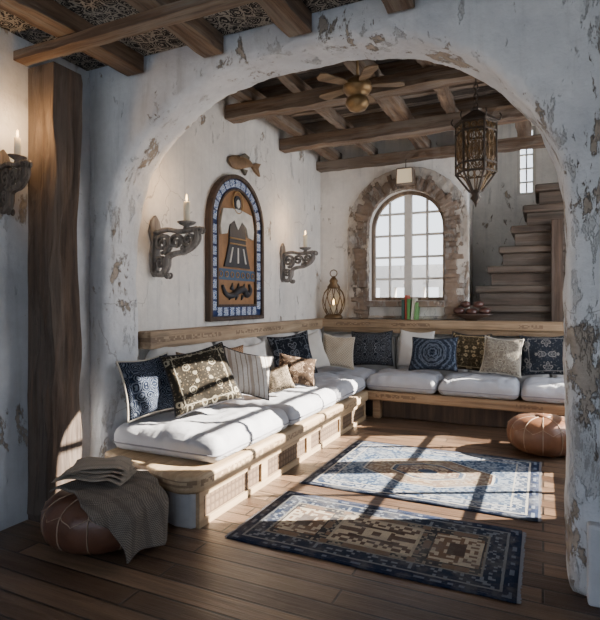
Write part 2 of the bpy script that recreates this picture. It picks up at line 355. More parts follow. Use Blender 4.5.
bm=bmesh.new(); bbox(bm,-3.215,-2.96,2.45,2.68,0,3.11)
bmesh.ops.subdivide_edges(bm,edges=[e for e in bm.edges if abs(e.verts[0].co.z-e.verts[1].co.z)>1],cuts=50)
bmesh.ops.subdivide_edges(bm,edges=[e for e in bm.edges if abs(e.verts[0].co.z-e.verts[1].co.z)<.01 and max(v.co.x for v in e.verts)>-3.0],cuts=6)
for v in bm.verts:
    if v.co.x>-3.19 and 0.02<v.co.z<3.08: 
        d=mnoise.noise_vector(v.co*1.9)*.03+mnoise.noise_vector(Vector((v.co.x*20,v.co.y*20,v.co.z*3)))*.026; d.z=0; v.co+=d
lab(mk('wooden_post',bm,W_POST,bevel=.008),'dark weathered square timber post against the plaster wall','post')

# ---------------------------------------------------------------- windows
def mkwindow(name,ax,t,cx,hw,zb,zs,zt,fm,mm,nc,nr,th=.014,sq=False,mul=None,mw=.04):
    r=struct(empty(name,(0,0,0))); k=.05
    if sq: o=[(cx-hw,zb),(cx-hw,zt),(cx+hw,zt),(cx+hw,zb)]; i=[(cx-hw+k,zb+k),(cx-hw+k,zt-k),(cx+hw-k,zt-k),(cx+hw-k,zb+k)]
    else:
        o=[(cx-hw,zb)]+archpts(cx,hw,zs,zt-zs)+[(cx+hw,zb)]
        i=[(cx-hw+k,zb+k)]+archpts(cx,hw-k,zs,zt-zs-k)+[(cx+hw-k,zb+k)]
    bm=bmesh.new(); ring(bm,o,i,ax,t-.04,t+.04); mk('frame',bm,fm,r,bevel=.004)
    def zmax(x): 
        if sq: return zt-.03
        u=(x-cx)/hw; return zs+(zt-zs)*math.sqrt(max(0,1-u*u))-.03
    def bar(nm,a0,a1,z0,z1,mat,d):
        if ax=='Y': box(nm,a0,a1,t-d,t+d,z0,z1,mat,r,.002)
        else: box(nm,t-d,t+d,a0,a1,z0,z1,mat,r,.002)
    if nc>2: bar('mullion',cx-mw,cx+mw,zb+.04,zt-.03,mul or mm,.035)
    for c in range(1,nc):
        x=cx-hw+2*hw*c/nc
        if abs(x-cx)>.05 or nc<=2: bar('muntin',x-th,x+th,zb+.04,zmax(x),mm,.02)
    for q in range(1,nr):
        z=zb+(zt-zb)*q/nr; w=hw-.03
        if z>zs and not sq: w=hw*math.sqrt(max(0,1-((z-zs)/(zt-zs))**2))-.03
        bar('muntin',cx-w,cx+w,z-th,z+th,mm,.018)
    bm=bmesh.new(); prism(bm,i,ax,t-.003,t+.003); mk('glass',bm,GLASS,r)
    return r
WHITEW=m_plain('painted_white_wood',(.66,.64,.60),.6,0,.15); W_WIN=m_wood('window_frame_wood',(.15,.105,.07),(.30,.22,.15),2)
mkwindow('window_1','Y',7.59,-1.79,.55,1.52,2.57,3.12,W_WIN,WHITEW,4,5,.016,mw=.055)
mkwindow('window_2','X',1.2,5.1,.6,.6,2.8,3.4,W_DARK,W_DARK,2,7,.018)
mkwindow('window_3','X',1.2,6.55,.6,.6,2.8,3.4,W_DARK,W_DARK,2,7,.018)
mkwindow('window_4','Y',9.1,-.24,.14,3.2,4.3,4.3,WHITEW,WHITEW,2,5,.012,True)
mkwindow('fill_window','Y',-1.3,-.6,2.3,.9,2.4,3.15,W_DARK,W_DARK,6,3)  # unseen window of the added wall behind the camera, lets in fill light
bm=bmesh.new(); cx=-1.79; ri=.55
for side in (-1,1):
    z=1.26
    while z<2.55:
        h=random.uniform(.05,.10); w=random.uniform(.15,.27)
        x0=cx+side*ri; x1=x0+side*w
        bbox(bm,min(x0,x1),max(x0,x1),7.32+random.uniform(0,.08),7.46,z,min(z+h-.008,2.57)); z+=h
n=36
for i in range(n):
    a0=pi*i/n+.005; a1=pi*(i+1)/n-.005; ro=ri+random.uniform(.15,.26); y0=7.32+random.uniform(0,.08)
    pts=[(cx+ri*math.cos(a0),2.57+ri*math.sin(a0)),(cx+ro*math.cos(a0),2.57+ro*math.sin(a0)),(cx+ro*math.cos(a1),2.57+ro*math.sin(a1)),(cx+ri*math.cos(a1),2.57+ri*math.sin(a1))]
    prism(bm,pts,'Y',y0,7.46)
sr=struct(mk('trim_5',bm,BRICK,bevel=.0)); roughen(sr,.009,.08,.028)
struct(box('trim_6',cx-.56,cx+.56,7.3,7.54,1.43,1.515,BRICK,bevel=.012))
bm=bmesh.new(); ring(bm,[(cx-.88,1.26)]+archpts(cx,.88,2.58,.86,24)+[(cx+.86,1.26)],[(cx-.70,1.30)]+archpts(cx,.70,2.58,.70,24)+[(cx+.70,1.30)],'Y',7.40,7.46)
pr=struct(mk('trim_7',bm,m_stucco('worn_reveal_plaster',(.54,.49,.43),(.34,.29,.24),(.15,.11,.08),.54,.53))); roughen(pr,.014,.12,.04)

# ---------------------------------------------------------------- stairs
st=lab(empty('staircase',(-.3,8.3,0)),'worn dark grey-brown wooden staircase rising behind the ledge','staircase')
zz=1.18; xs=-.98
for i in range(7):
    x0=xs+i*.155; z0=zz+i*.275
    box('step',x0+.3,1.85,-.45,.5,z0,z0+.175,W_STAIR,st,.01)
    box('tread',x0+.25,1.85,-.54,.5,z0+.175,z0+.275,W_STAIR,st,.025)
box('base',xs+.3,1.85,-.45,.5,0,zz,W_STAIR,st,0)
lab(box('wooden_post',.10,.24,7.66,7.74,0,2.6,W_POST,bevel=.012),'narrow brown timber post at the side of the stairs','post')

# ---------------------------------------------------------------- benches
bn=lab(empty('bench',(-2.5,4.6,0)),'built-in carved wooden bench along the plaster wall','bench')
def pw(o,root):
    o.parent=root; o.matrix_parent_inverse=Matrix.Translation(root.location).inverted(); return o
out=[(-3.05,3.02),(-3.05,2.97),(-2.26,2.74)]
for i in range(1,9):
    a=math.radians(-105+105*i/8); out.append((-2.17+.15*math.cos(a),2.88+.15*math.sin(a)))
out+=[(-2.02,6.40),(-3.05,6.40)]
bm=bmesh.new(); prism(bm,out,'Z',.24,.36); pw(mk('seat_board',bm,W_BY,bevel=.03,seg=4),bn)
bb=[(-3.0,3.05),(-3.0,3.01),(-2.22,2.79),(-2.10,2.80),(-2.085,2.83),(-2.085,6.38),(-3.05,6.38)]
bm=bmesh.new(); prism(bm,bb,'Z',0,.24); pw(mk('base',bm,m_stucco('bench_plaster',light=(.58,.58,.58),dark=(.40,.41,.43),amt=.66,scuff=.64),bevel=.01),bn)
def m_carvY():
    m,nt,b=newmat('carved_panel_side',.8); co=oc(nt); x,y,z=sep(nt,co)
    w=((y*60.0).op('SINE')*(z*60.0).op('SINE')).abs(); n=noi(nt,co,30,4,.6)
    c=mix(nt,(w*.8+n*.4).ss(.35,.65),(.075,.046,.027),(.125,.08,.047)); setc(nt,b,c); bump(nt,b,w,.4,.008); return m
CARV=m_carvY()
ys=[2.83,3.7175,4.605,5.4925,6.38]
for i in range(4):
    a,b_=ys[i],ys[i+1]; m_=.05
    bm=bmesh.new(); ring(bm,[(a,.0),(b_,.0),(b_,.24),(a,.24)],[(a+m_,.05),(b_-m_,.05),(b_-m_,.20),(a+m_,.20)],'X',-2.09,-2.055)
    pw(mk('panel_frame',bm,W_FR,bevel=.0),bn)
    pw(box('carved_panel',-2.09,-2.075,a+m_,b_-m_,.05,.20,CARV,None,.0),bn)
bk=lab(empty('bench',(-1,6.9,0)),'built-in carved wooden bench below the window ledge','bench')
pw(box('seat_board',-3.05,1.08,6.42,7.42,.245,.36,W_BX,None,.018),bk)
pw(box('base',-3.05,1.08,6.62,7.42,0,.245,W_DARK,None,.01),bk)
for x in (-1.95,.95): pw(box('leg',x-.05,x+.05,6.5,6.62,0,.245,W_BX,None,.01),bk)

def cushion(name,x0,x1,y0,y1,z0,z1,mat,label,cat,group,r=.08,puff=.05,seed=0,piping=True):
    cx,cy=(x0+x1)/2,(y0+y1)/2; h=Vector(((x1-x0)/2,(y1-y0)/2,(z1-z0)/2)); r=min(r,h.x*.95,h.y*.95,h.z*.95)
    bm=bmesh.new(); bmesh.ops.create_cube(bm,size=2); bmesh.ops.subdivide_edges(bm,edges=bm.edges[:],cuts=31,use_grid_fill=True)
    for v in bm.verts:
        p=Vector((v.co.x*h.x,v.co.y*h.y,v.co.z*h.z)); q=Vector([max(-(h[i]-r),min(h[i]-r,p[i])) for i in range(3)])
        d=p-q
        if d.length>1e-6: p=q+d.normalized()*r
        u,w=v.co.x,v.co.y
        f=(1-u*u)*(1-w*w)
        if v.co.z>-.5: p.z+=puff*f**.5
        wr=mnoise.noise(Vector((p.x*3+seed,p.y*3,0)))
        nn=mnoise.noise(Vector((p.x*4+seed,p.y*4,p.z*3)))*.024+mnoise.noise(Vector((p.x*10+seed+wr*2,p.y*10,p.z*9)))*.013
        nn-=.018*max(0,1-abs(mnoise.noise(Vector((p.x*2.2+seed*3,p.y*2.2+wr,1))))*9)
        if v.co.z>-.6: p+=Vector((u*.4,w*.4,1)).normalized()*nn
        v.co=p
    o=mk(name,bm,mat,smooth=True,loc=(cx,cy,(z0+z1)/2)); lab(o,label,cat,group)
    if piping:
        pts=[]; rr=.07
        for sx,sy,a0 in ((1,1,0),(-1,1,pi/2),(-1,-1,pi),(1,-1,1.5*pi)):
            for k in range(5):
                a=a0+pi/2*k/4; pts.append((sx*(h.x-rr)+rr*math.cos(a),sy*(h.y-rr)+rr*math.sin(a),-h.z*.25))
        bm=bmesh.new(); tube(bm,pts,.006,6,True); mk('piping',bm,PIPE,o,True)
    return o
G='linen seat cushions'
cushion('seat_cushion',-3.02,-2.04,3.00,4.20,.362,.54,CUSH,'thick grey linen seat cushion at the bench end','cushion',G,seed=1)
cushion('seat_cushion',-3.02,-2.04,4.215,5.38,.362,.54,CUSH,'thick sunlit grey linen seat cushion in the middle of the bench','cushion',G,seed=5)
cushion('seat_cushion',-3.02,-2.05,5.395,6.42,.362,.54,CUSH,'grey linen seat cushion near the corner','cushion',G,seed=9)
cushion('seat_cushion',-3.02,-2.10,6.435,7.22,.362,.54,CUSH,'grey linen corner seat cushion','cushion',G,seed=12)
for i,(a,b_) in enumerate(((-2.085,-1.18),(-1.165,-.25),(-.235,.66))):
    cushion('seat_cushion',a,b_,6.42,7.22,.362,.54,CUSH,'grey linen seat cushion on the bench under the ledge','cushion',G,seed=20+i*3)
for i,(a,b_) in enumerate(((3.45,4.38),(4.40,5.33),(5.35,6.28),(6.30,7.15))):
    cushion('back_cushion',-3.12,-2.95,a,b_,.56,1.09,CUSHB,'upright off-white back cushion against the plaster wall','cushion','back cushions',.08,.03,seed=30+i,piping=False)
for i,(a,b_) in enumerate(((-2.9,-1.92),(-1.9,-.92),(-.9,.08),(.1,1.05))):
    cushion('back_cushion',a,b_,7.28,7.43,.365,1.04,CUSHB,'upright off-white back cushion below the ledge','cushion','back cushions',.07,.0,seed=40+i,piping=False)

def pillow(w,h,t,loc,yaw,lean,roll,mat,label,pipe=None,seed=0,base=.605,name='throw_pillow'):
    n=18; bm=bmesh.new(); T={}; sag=.14
    for s in (1,-1):
        for i in range(n+1):
            for j in range(n+1):
                if s==-1 and (i in (0,n) or j in (0,n)): T[(s,i,j)]=T[(1,i,j)]; continue
                u=-math.cos(pi*i/n)*.5+(-1+2*i/n)*.5; v=-math.cos(pi*j/n)*.5+(-1+2*j/n)*.5
                x=w/2*u*(1-.09*(1-v*v))*(1-.03*v); y=h/2*v*(1-.09*(1-u*u)); z=s*t/2*(max(0,(1-u*u)*(1-v*v)))**.40*(1-.22*v)
                y-=sag*.35*h*max(0,v)*(1-u*u)*.5
                nn=mnoise.noise(Vector((x*7+seed,y*7,s*3)))*.035*(1-u*u*v*v); nn+=mnoise.noise(Vector((x*16+seed,y*16,s*3)))*.012; z+=nn*(abs(z)/(t/2))
                T[(s,i,j)]=bm.verts.new((x,y,z+.02*u*u*v*v*math.sin(seed+u*2)))
    for s in (1,-1):
        for i in range(n):
            for j in range(n): bm.faces.new([T[(s,i,j)],T[(s,i+1,j)],T[(s,i+1,j+1)],T[(s,i,j+1)]])
    if pipe:
        P=[T[(1,i,0)].co.copy() for i in range(n)]+[T[(1,n,j)].co.copy() for j in range(n)]+[T[(1,n-i,n)].co.copy() for i in range(n)]+[T[(1,0,n-j)].co.copy() for j in range(n)]
    o=mk(name,bm,mat,smooth=True)
    R=Matrix.Rotation(math.radians(yaw),4,'Z')@Matrix.Rotation(math.radians(90-lean),4,'X')@Matrix.Rotation(math.radians(roll),4,'Z')
    a=math.radians(90-lean); ro=abs(math.radians(roll)); hh=(h/2)*math.cos(ro)*.93+(w/2)*math.sin(ro)*.8
    o.matrix_world=Matrix.Translation(Vector((loc[0],loc[1],base+hh*math.sin(a)+t*.25*math.cos(a))))@R
    lab(o,label,'pillow','throw pillows')
    if pipe:
        bm=bmesh.new(); tube(bm,P,.008,6,True); mk('piping',bm,pipe,o,True)
    return o
PCR=m_fabric('cream_trim',(.50,.46,.39)); PDK=m_fabric('dark_trim',(.03,.03,.035)); LIN=m_fabric('cream_linen',(.58,.55,.50)); LIN2=m_fabric('white_linen',(.64,.63,.61))
pillow(.48,.47,.13,(-2.84,3.25),76,16,4,m_pattern('p1','floral',(.006,.009,.018),(.11,.13,.17),(.014,.022,.045),seed=1.),'dark navy ornate pillow with cream edge leaning on the wall',PCR,1)
pillow(.56,.52,.17,(-2.54,3.52),48,26,12,m_pattern('p2','paisley',(.028,.024,.018),(.33,.295,.22),(.10,.075,.045),seed=2.),'dark brown and cream paisley pillow leaning forward',PDK,2)
pillow(.48,.48,.12,(-2.84,3.86),84,10,0,m_pattern('p3','floral',(.12,.075,.045),(.32,.24,.17),(.045,.03,.02),seed=4.),'brown ornate pillow behind the others',None,3)
pillow(.50,.44,.16,(-2.52,4.18),42,30,-14,m_pattern('p4','stripe',(.58,.55,.51),(.26,.21,.17),(.38,.32,.27)),'cream pillow with thin brown stripes',PDK,4)
pillow(.46,.47,.12,(-2.84,4.44),84,10,-4,m_pattern('p5','lattice',(.28,.15,.08),(.44,.33,.23),(.08,.05,.03)),'rust brown lattice pillow against the back cushion',None,5)
pillow(.44,.46,.12,(-2.85,4.95),84,8,4,LIN2,'plain white linen pillow against the back cushion',None,6)
pillow(.56,.52,.14,(-2.70,5.56),56,14,6,m_pattern('p7','paisley',(.006,.008,.013),(.10,.11,.13),(.018,.022,.03),seed=6.),'dark navy paisley pillow near the corner',PDK,7)
pillow(.30,.27,.13,(-2.36,4.52),30,35,14,m_pattern('p8','floral',(.30,.24,.17),(.06,.045,.03),(.15,.13,.10),seed=8.),'small beige floral pillow lying on the seat',None,8)
pillow(.42,.32,.19,(-2.38,5.00),32,30,-10,m_pattern('p9','paisley',(.055,.035,.022),(.28,.20,.14),(.03,.02,.015),seed=3.),'plump brown patterned bolster pillow on the seat',None,9)
pillow(.48,.50,.15,(-2.70,6.08),56,18,10,LIN,'cream linen pillow leaning in the corner',None,10)
pillow(.44,.45,.14,(-2.50,6.56),32,20,-8,m_pattern('p11','lattice',(.40,.34,.26),(.25,.20,.14),(.48,.42,.34)),'beige woven pillow with a fine lattice',PCR,11)
pillow(.62,.49,.15,(-2.20,7.10),2,12,2,m_pattern('p12','floral',(.008,.010,.016),(.16,.17,.19),(.025,.03,.04),seed=12.),'dark navy and grey floral pillow under the ledge',PDK,12)
pillow(.50,.52,.12,(-1.58,7.15),0,8,-2,LIN2,'plain off-white pillow under the ledge',None,13)
pillow(.62,.45,.15,(-1.28,6.82),-6,20,2,m_pattern('p14','medallion',(.006,.011,.024),(.10,.125,.17),(.018,.028,.05),seed=14.),'navy pillow with ornate blue medallion',PDK,14,base=.615)
pillow(.50,.50,.12,(-.86,7.10),2,12,-3,m_pattern('p15','paisley',(.045,.034,.018),(.34,.26,.15),(.12,.085,.05),seed=16.),'dark and tan ornate pillow between blue and beige ones',PDK,15)
pillow(.46,.47,.13,(-.46,6.88),-6,18,-3,m_pattern('p16','floral',(.34,.31,.25),(.10,.085,.07),(.22,.195,.16),seed=5.),'beige pillow with grey ornamental weave',PCR,16)
pillow(.60,.50,.15,(.04,7.03),4,16,3,m_pattern('p17','paisley',(.016,.020,.028),(.17,.165,.16),(.05,.052,.06),seed=18.),'dark grey-blue ornate pillow at the bench end',PDK,17)

# ---------------------------------------------------------------- rugs
def rug(hw,hh,loc,mat,label):
    bm=bmesh.new(); nx,ny=40,24; V={}
    for i in range(nx+1):
        for j in range(ny+1):
            x=-hw+2*hw*i/nx; y=-hh+2*hh*j/ny
            nz=mnoise.noise(Vector((x*2.1+loc[0],y*2.1,0)))
            V[i,j]=bm.verts.new((x+(.01*mnoise.noise(Vector((y*3,loc[0],1))) if i in(0,nx) else 0),y+(.01*mnoise.noise(Vector((x*3,loc[1],2))) if j in(0,ny) else 0),.010+.005*nz))
    for i in range(nx):
        for j in range(ny): bm.faces.new([V[i,j],V[i+1,j],V[i+1,j+1],V[i,j+1]])
    o=mk('rug',bm,mat,smooth=True,loc=loc); md=o.modifiers.new('s','SOLIDIFY'); md.thickness=.009; md.offset=-1
    lab(o,label,'rug')
    bm=bmesh.new()
    for s in (-1,1):
        y=-hh+.01
        while y<hh:
            l=random.uniform(.012,.024); bbox(bm,min(s*hw,s*(hw+l)),max(s*hw,s*(hw+l)),y,y+.006,.002,.007); y+=.014
    f=mk('fringe',bm,PIPE,o); f['kind']='stuff'
    return o
rug(.85,.445,(-.97,3.235,0),m_rug('rug_dark',.85,.445,1),'dark navy and brown tribal patterned rug under the arch')
rug(.89,.73,(-.92,4.62,0),m_rug('rug_blue',.89,.73,2),'faded blue rug with tan and cream medallion in the seating nook')

# ---------------------------------------------------------------- poufs
def pouf(R,H,loc,mat,label):
    r=lab(empty('pouf',loc),label,'pouf')
    prof=[]
    for i in range(17):
        a=-pi/2+pi*i/16; rr=R*(abs(math.cos(a))**.55); z=H/2+H/2*math.copysign(abs(math.sin(a))**.8,a) ; prof.append((rr,z))
    bm=bmesh.new(); lathe(bm,prof,48,fn=lambda a,z:1-.022*(abs(math.cos(6*a))**8)+.006*math.sin(3*a+z*9)); mk('body',bm,mat,r,True)
    bm=bmesh.new()
    for k in range(12):
        a=pi*k/6; tube(bm,[((p[0]*.985+.001)*math.cos(a),(p[0]*.985+.001)*math.sin(a),p[1]+.001) for p in prof[4:]],.0035,6)
    mk('seam',bm,STITCH,r,True)
    bm=bmesh.new(); pts=[]
    for k in range(96):
        a=2*pi*k/96; zc=H*(.66+.13*abs(((k%8)/4)-1)); j=min(range(17),key=lambda q:abs(prof[q][1]-zc)); rr=prof[j][0]*1.004
        pts.append((rr*math.cos(a),rr*math.sin(a),zc))
    tube(bm,pts,.0025,5,True); mk('stitching',bm,STITCH,r,True)
    bm=bmesh.new(); lathe(bm,[(.0,H-.004),(R*.22,H-.004),(R*.22,H+.006),(.0,H+.009)],24); mk('top_patch',bm,mat,r,True)
pouf(.37,.33,(-2.52,2.47,0),LEATH,'round dark brown leather pouf with stitched seams beside the post')
pouf(.34,.36,(0.0,5.74,0),LEATH2,'round worn brown leather pouf with pale stitching beside the rug')
def drape(name,R,H,loc,L,W,off,rot,mat,label,cat,gap):
    bm=bmesh.new(); nx,ny=60,46; V={}
    for i in range(nx+1):
        for j in range(ny+1):
            s=-L/2+L*i/nx+off[0]; t=-W/2+W*j/ny+off[1]+.04*math.sin(i*.14)
            rho=math.hypot(s,t); a=math.atan2(t,s); Re=R+gap
            fold=.022*math.sin(a*11+s*9)
            if rho<Re*.8: x,y=s,t; z=H*(1-.10*(rho/Re)**3)+gap+.004*math.sin(s*40)+.014*abs(mnoise.noise(Vector((s*8,t*8,gap*50))))
            else:
                e=rho-Re*.8; ang=min(e/(Re*.32),pi/2); rad=Re*.8+Re*.24*math.sin(ang)
                z0=H*.9+gap-.10*(1-math.cos(ang)); over=max(0,e-Re*.32*pi/2)
                z=z0-over; rad+=over*.10+fold*min(1,e*6)
                if z<.012+gap*.3: rad+=(.012-z)*.8; z=.012+gap*.3
                x,y=rad*math.cos(a),rad*math.sin(a)
            V[i,j]=bm.verts.new((x,y,z))
    for i in range(nx):
        for j in range(ny): bm.faces.new([V[i,j],V[i+1,j],V[i+1,j+1],V[i,j+1]])
    o=mk(name,bm,mat,smooth=True,loc=loc); o.rotation_euler=(0,0,rot)
    md=o.modifiers.new('s','SOLIDIFY'); md.thickness=.012; md.offset=1
    return lab(o,label,cat)
def m_knit(name,c1,c2,f=420.0):
    m,nt,b=newmat(name,1); co=oc(nt); x,y,z=sep(nt,co)
    q=((x*f).op('SINE')*((y+z)*f).op('SINE')); n=noi(nt,co,20,4); st_=((y-x*.2)*60.0).op('SINE').gt(.6)
    c=mix(nt,q.ss(-.3,.3),c1,c2); c=mix(nt,st_*.35,c,tuple(t*.6 for t in c1)); setc(nt,b,mix(nt,n.ss(.4,.7)*.4,c,c1)); bump(nt,b,q,.35,.006); return m
drape('throw_blanket',.37,.33,(-2.52,2.47,0),.86,.52,(.25,.0),-.20,m_knit('knit_brown',(.085,.07,.058),(.21,.18,.15)),'brown and grey woven throw draped over the leather pouf','blanket',.025)
bm=bmesh.new()
for k in range(4):
    M=Matrix.Translation((0.010*k,0.004*k,.020*k))@Matrix.Rotation(.08*k,4,'Z')
    nx=16; V={}
    w,l=.215-.014*k,.15-.010*k
    for s in (0,1):
        for i in range(nx+1):
            for j in range(nx+1):
                u=-1+2*i/nx; v=-1+2*j/nx; z=.011+ (.010 if s else -.010)*(max(0,(1-u**6)*(1-v**6)))**.5+.016*mnoise.noise(Vector((u*1.6,v*1.6,k*.4)))-.05*max(0,abs(u)-.6)
                V[s,i,j]=bm.verts.new(M@Vector((u*w,v*l,z)))
    for s in (0,1):
        for i in range(nx):
            for j in range(nx): bm.faces.new([V[s,i,j],V[s,i+1,j],V[s,i+1,j+1],V[s,i,j+1]])
o=mk('folded_cloth',bm,m_knit('tan_cloth',(.24,.205,.165),(.36,.315,.26)),smooth=True,loc=(-2.58,2.45,.402)); o.rotation_euler=(.0,0.04,.4)
lab(o,'folded beige-grey cloth stacked on the throw on the pouf','cloth')

# ---------------------------------------------------------------- sconces
def sconce(loc,s,mat,label,big=True,k2=1):
    r=lab(empty('wall_sconce',loc),label,'sconce','candle sconces')
    def fin(nm,bm,m,sm=False,bv=0):
        bmesh.ops.scale(bm,vec=(s*k2,s,s),verts=bm.verts); mk(nm,bm,m,r,sm,bevel=bv)
    bm=bmesh.new()
    prism(bm,[(-.05,-.36),(-.02,-.40),(.02,-.40),(.05,-.36),(.065,-.2),(.045,-.1),(.08,0),(.05,.10),(0,.15),(-.05,.10),(-.08,0),(-.045,-.1),(-.065,-.2)],'X',0,.03)
    fin('back_plate',bm,mat,bv=.008)
    bm=bmesh.new()
    for y in (-.018,.018):
        S=smoothpts([(.02,y,-.36),(.09,y,-.38),(.15,y,-.31),(.165,y,-.23),(.24,y,-.20),(.33,y,-.19),(.42,y,-.15),(.48,y,-.08),(.46,y,-.01)]); tube(bm,S,lambda t:.024*(1-.2*t),8)
        tube(bm,smoothpts([(.02,y,-.01),(.15,y,.012),(.3,y,-.012),(.48,y,.005)]),.020,8)
        tube(bm,spiral(.105,-.105,.088,.010,-pi/2,3.2*pi,34,y=y),lambda t:.018*(1-.4*t),8)
        tube(bm,spiral(.39,-.085,.066,.008,-pi,2.4*pi,34,y=y),lambda t:.016*(1-.4*t),8)
        tube(bm,spiral(.25,-.10,.066,.008,0,3*pi,34,y=y),lambda t:.016*(1-.4*t),8)
        tube(bm,spiral(.085,-.275,.056,.008,pi,-2.2*pi,34,y=y),lambda t:.015*(1-.4*t),8)
        tube(bm,spiral(.51,-.02,.035,.006,pi,-1.2*pi,20,y=y),lambda t:.013*(1-.4*t),8)
        tube(bm,spiral(.17,-.385,.03,.005,pi,3.4*pi,20,y=y),lambda t:.012*(1-.4*t),8)
    for lx,lz,lr in ((.30,-.17,.5),(.165,-.18,2.2),(.43,-.13,.9)):
        tube(bm,[(lx+q*.014*math.cos(lr),0,lz+q*.014*math.sin(lr)) for q in range(6)],lambda t:.004+.026*math.sin(pi*min(1,t+.1)),8)
    fin('bracket',bm,mat,True)
    for cx_,ch in (((.36,.18),) if big else ((.30,.16),)):
        bm=bmesh.new(); lathe(bm,[(.02,0),(.03,.01),(.025,.03),(.06,.045),(.08,.06),(.08,.068),(.03,.06)],20,(cx_,0,0)); fin('drip_tray',bm,mat,True)
        bm=bmesh.new(); lathe(bm,[(.028,.06),(.028,.06+ch*.95),(.022,.06+ch),(.004,.055+ch)],16,(cx_,0,0)); fin('candle',bm,WAX,True)
        bm=bmesh.new(); lathe(bm,[(.001,.065+ch),(.009,.08+ch),(.007,.10+ch),(.001,.125+ch)],10,(cx_,0,0)); fin('flame',bm,FLAME,True)
    return r
sconce((-3.13,3.63,2.12),1.0,W_GREY,'chunky carved grey scroll bracket sconce with a candle')
sconce((-3.13,6.13,2.14),.95,W_GREY,'chunky carved grey scroll bracket sconce with candle near the corner')
W_GREY2=m_wood('dark_carved_wood',(.09,.07,.058),(.20,.165,.14),2,1.5,.7,.8)
sconce((-3.22,2.27,2.39),.78,W_GREY2,'dark carved wall sconce holding one lit candle beside the post',big=False,k2=.62)
for loc,e in (((-2.79,3.63,2.52),7),((-2.79,6.13,2.52),7),((-3.04,2.27,2.68),8)):
    l=D.lights.new('candle_light','POINT'); l.energy=e; l.color=(1,.6,.28); l.shadow_soft_size=.03; o=D.objects.new('candle_light',l); o.location=loc; COL.objects.link(o)

# ---------------------------------------------------------------- arched wall panel
pn=lab(empty('wall_panel',(-3.13,4.96,1.30)),'arched decorative panel with blue tile border and robed figure','wall art')
def pout(k): 
    hw=.56-k; return [(-hw,k)]+archpts(0,hw,1.05,.56-k,24)+[(hw,k)]
GOLD=m_plain('gold_paint',(.36,.22,.09),.5,.2,.5,25,.4); FBR=m_plain('muted_brown',(.20,.12,.06),.6,0,.5,25,.4); FBR2=m_plain('muted_brown_green',(.12,.10,.07),.6,0,.5,25,.4)
def m_tileborder():
    m,nt,b=newmat('blue_tile_border',.35); co=oc(nt); x,y,z=sep(nt,co)
    n=noi(nt,co,40,3); v=vor(nt,comb(nt,y,z,0.),26)
    c=mix(nt,(v*26.0+n*3.0).op('SINE').gt(.15),(.03,.09,.27),(.66,.72,.80)); setc(nt,b,c); bump(nt,b,v,.3,.01); return m
TILE=m_tileborder(); TB=m_plain('deep_blue_glaze',(.010,.03,.12),.3)
bm=bmesh.new(); ring(bm,pout(0),pout(.045),'X',0,.075); mk('frame',bm,W_DARK,pn,bevel=.008)
bm=bmesh.new(); ring(bm,pout(.045),pout(.15),'X',0,.045); mk('border',bm,TB,pn)
path=[]
hwm=.56-.097
z=.16
while z<1.05: path+= [(-hwm,z,0),(hwm,z,0)]; z+=.115
for i in range(13):
    a=pi*(i+.5)/13; path.append((hwm*math.cos(a),1.05+hwm*math.sin(a),a))
yy=-.36
while yy<.40: path.append((yy,.097,0)); yy+=.12
bm=bmesh.new()
for (py,pz,a) in path:
    M=Matrix.Translation((.045,py,pz))@Matrix.Rotation(a,4,'X'); bbox(bm,0,.008,-.040,.040,-.045,.045,M)
mk('border_tiles',bm,TILE,pn,bevel=.003)
bm=bmesh.new(); ring(bm,pout(.15),pout(.175),'X',0,.06); mk('inner_moulding',bm,W_DARK,pn,bevel=.004)
bm=bmesh.new(); prism(bm,pout(.17),'X',0,.03); mk('backing',bm,m_plain('ochre_ground',(.32,.165,.07),.6,0,.5,8,.4),pn)
BLK=m_plain('black_paint',(.02,.022,.03),.5); CRM=m_plain('cream_paint',(.62,.61,.57),.5,0,.4,10); BLU=m_plain('blue_paint',(.04,.09,.17),.5)
bm=bmesh.new(); prism(bm,[(-.10,1.16),(.10,1.16),(.16,1.02),(.17,.86),(.22,.70),(.27,.58),(-.27,.58),(-.22,.70),(-.17,.86),(-.16,1.02)],'X',.03,.050)
prism(bm,[(.07*math.cos(2*pi*q/14),1.30+.085*math.sin(2*pi*q/14)) for q in range(14)],'X',.03,.05); mk('dark_robe',bm,BLK,pn,bevel=.003)
bm=bmesh.new()
prism(bm,[(-.30,1.20),(-.06,1.23),(.06,1.23),(.30,1.20),(.35,1.02),(.33,.92),(.22,.94),(.18,1.04),(.08,1.10),(0,1.0),(-.08,1.10),(-.18,1.04),(-.22,.94),(-.33,.92),(-.35,1.02)],'X',.03,.055)
prism(bm,[(.036*math.cos(2*pi*q/12),1.29+.05*math.sin(2*pi*q/12)) for q in range(12)],'X',.03,.058)
for q in (-.11,0,.11): prism(bm,[(q-.012,.80),(q+.012,.80),(q*1.5+.014,.63),(q*1.5-.014,.63)],'X',.03,.056)
mk('cream_robe',bm,CRM,pn,bevel=.003)
bm=bmesh.new(); prism(bm,[(-.385,.44),(.385,.44),(.385,.56),(-.385,.56)],'X',.03,.04); mk('dark_band',bm,BLU,pn,bevel=.002)
bm=bmesh.new()
tube(bm,[(.05,.105*math.cos(2*pi*q/20),1.305+.12*math.sin(2*pi*q/20)) for q in range(20)],.009,6,True)
for z in (.90,.84): tube(bm,[(.055,-.17,z),(.055,.17,z)],.009,8)
for q in range(7): tube(bm,[(.045,-.33+q*.11+.03*math.cos(t),.50+.03*math.sin(t)) for t in [2*pi*k/10 for k in range(10)]],.006,5,True)
mk('gold_lines',bm,GOLD,pn,True)
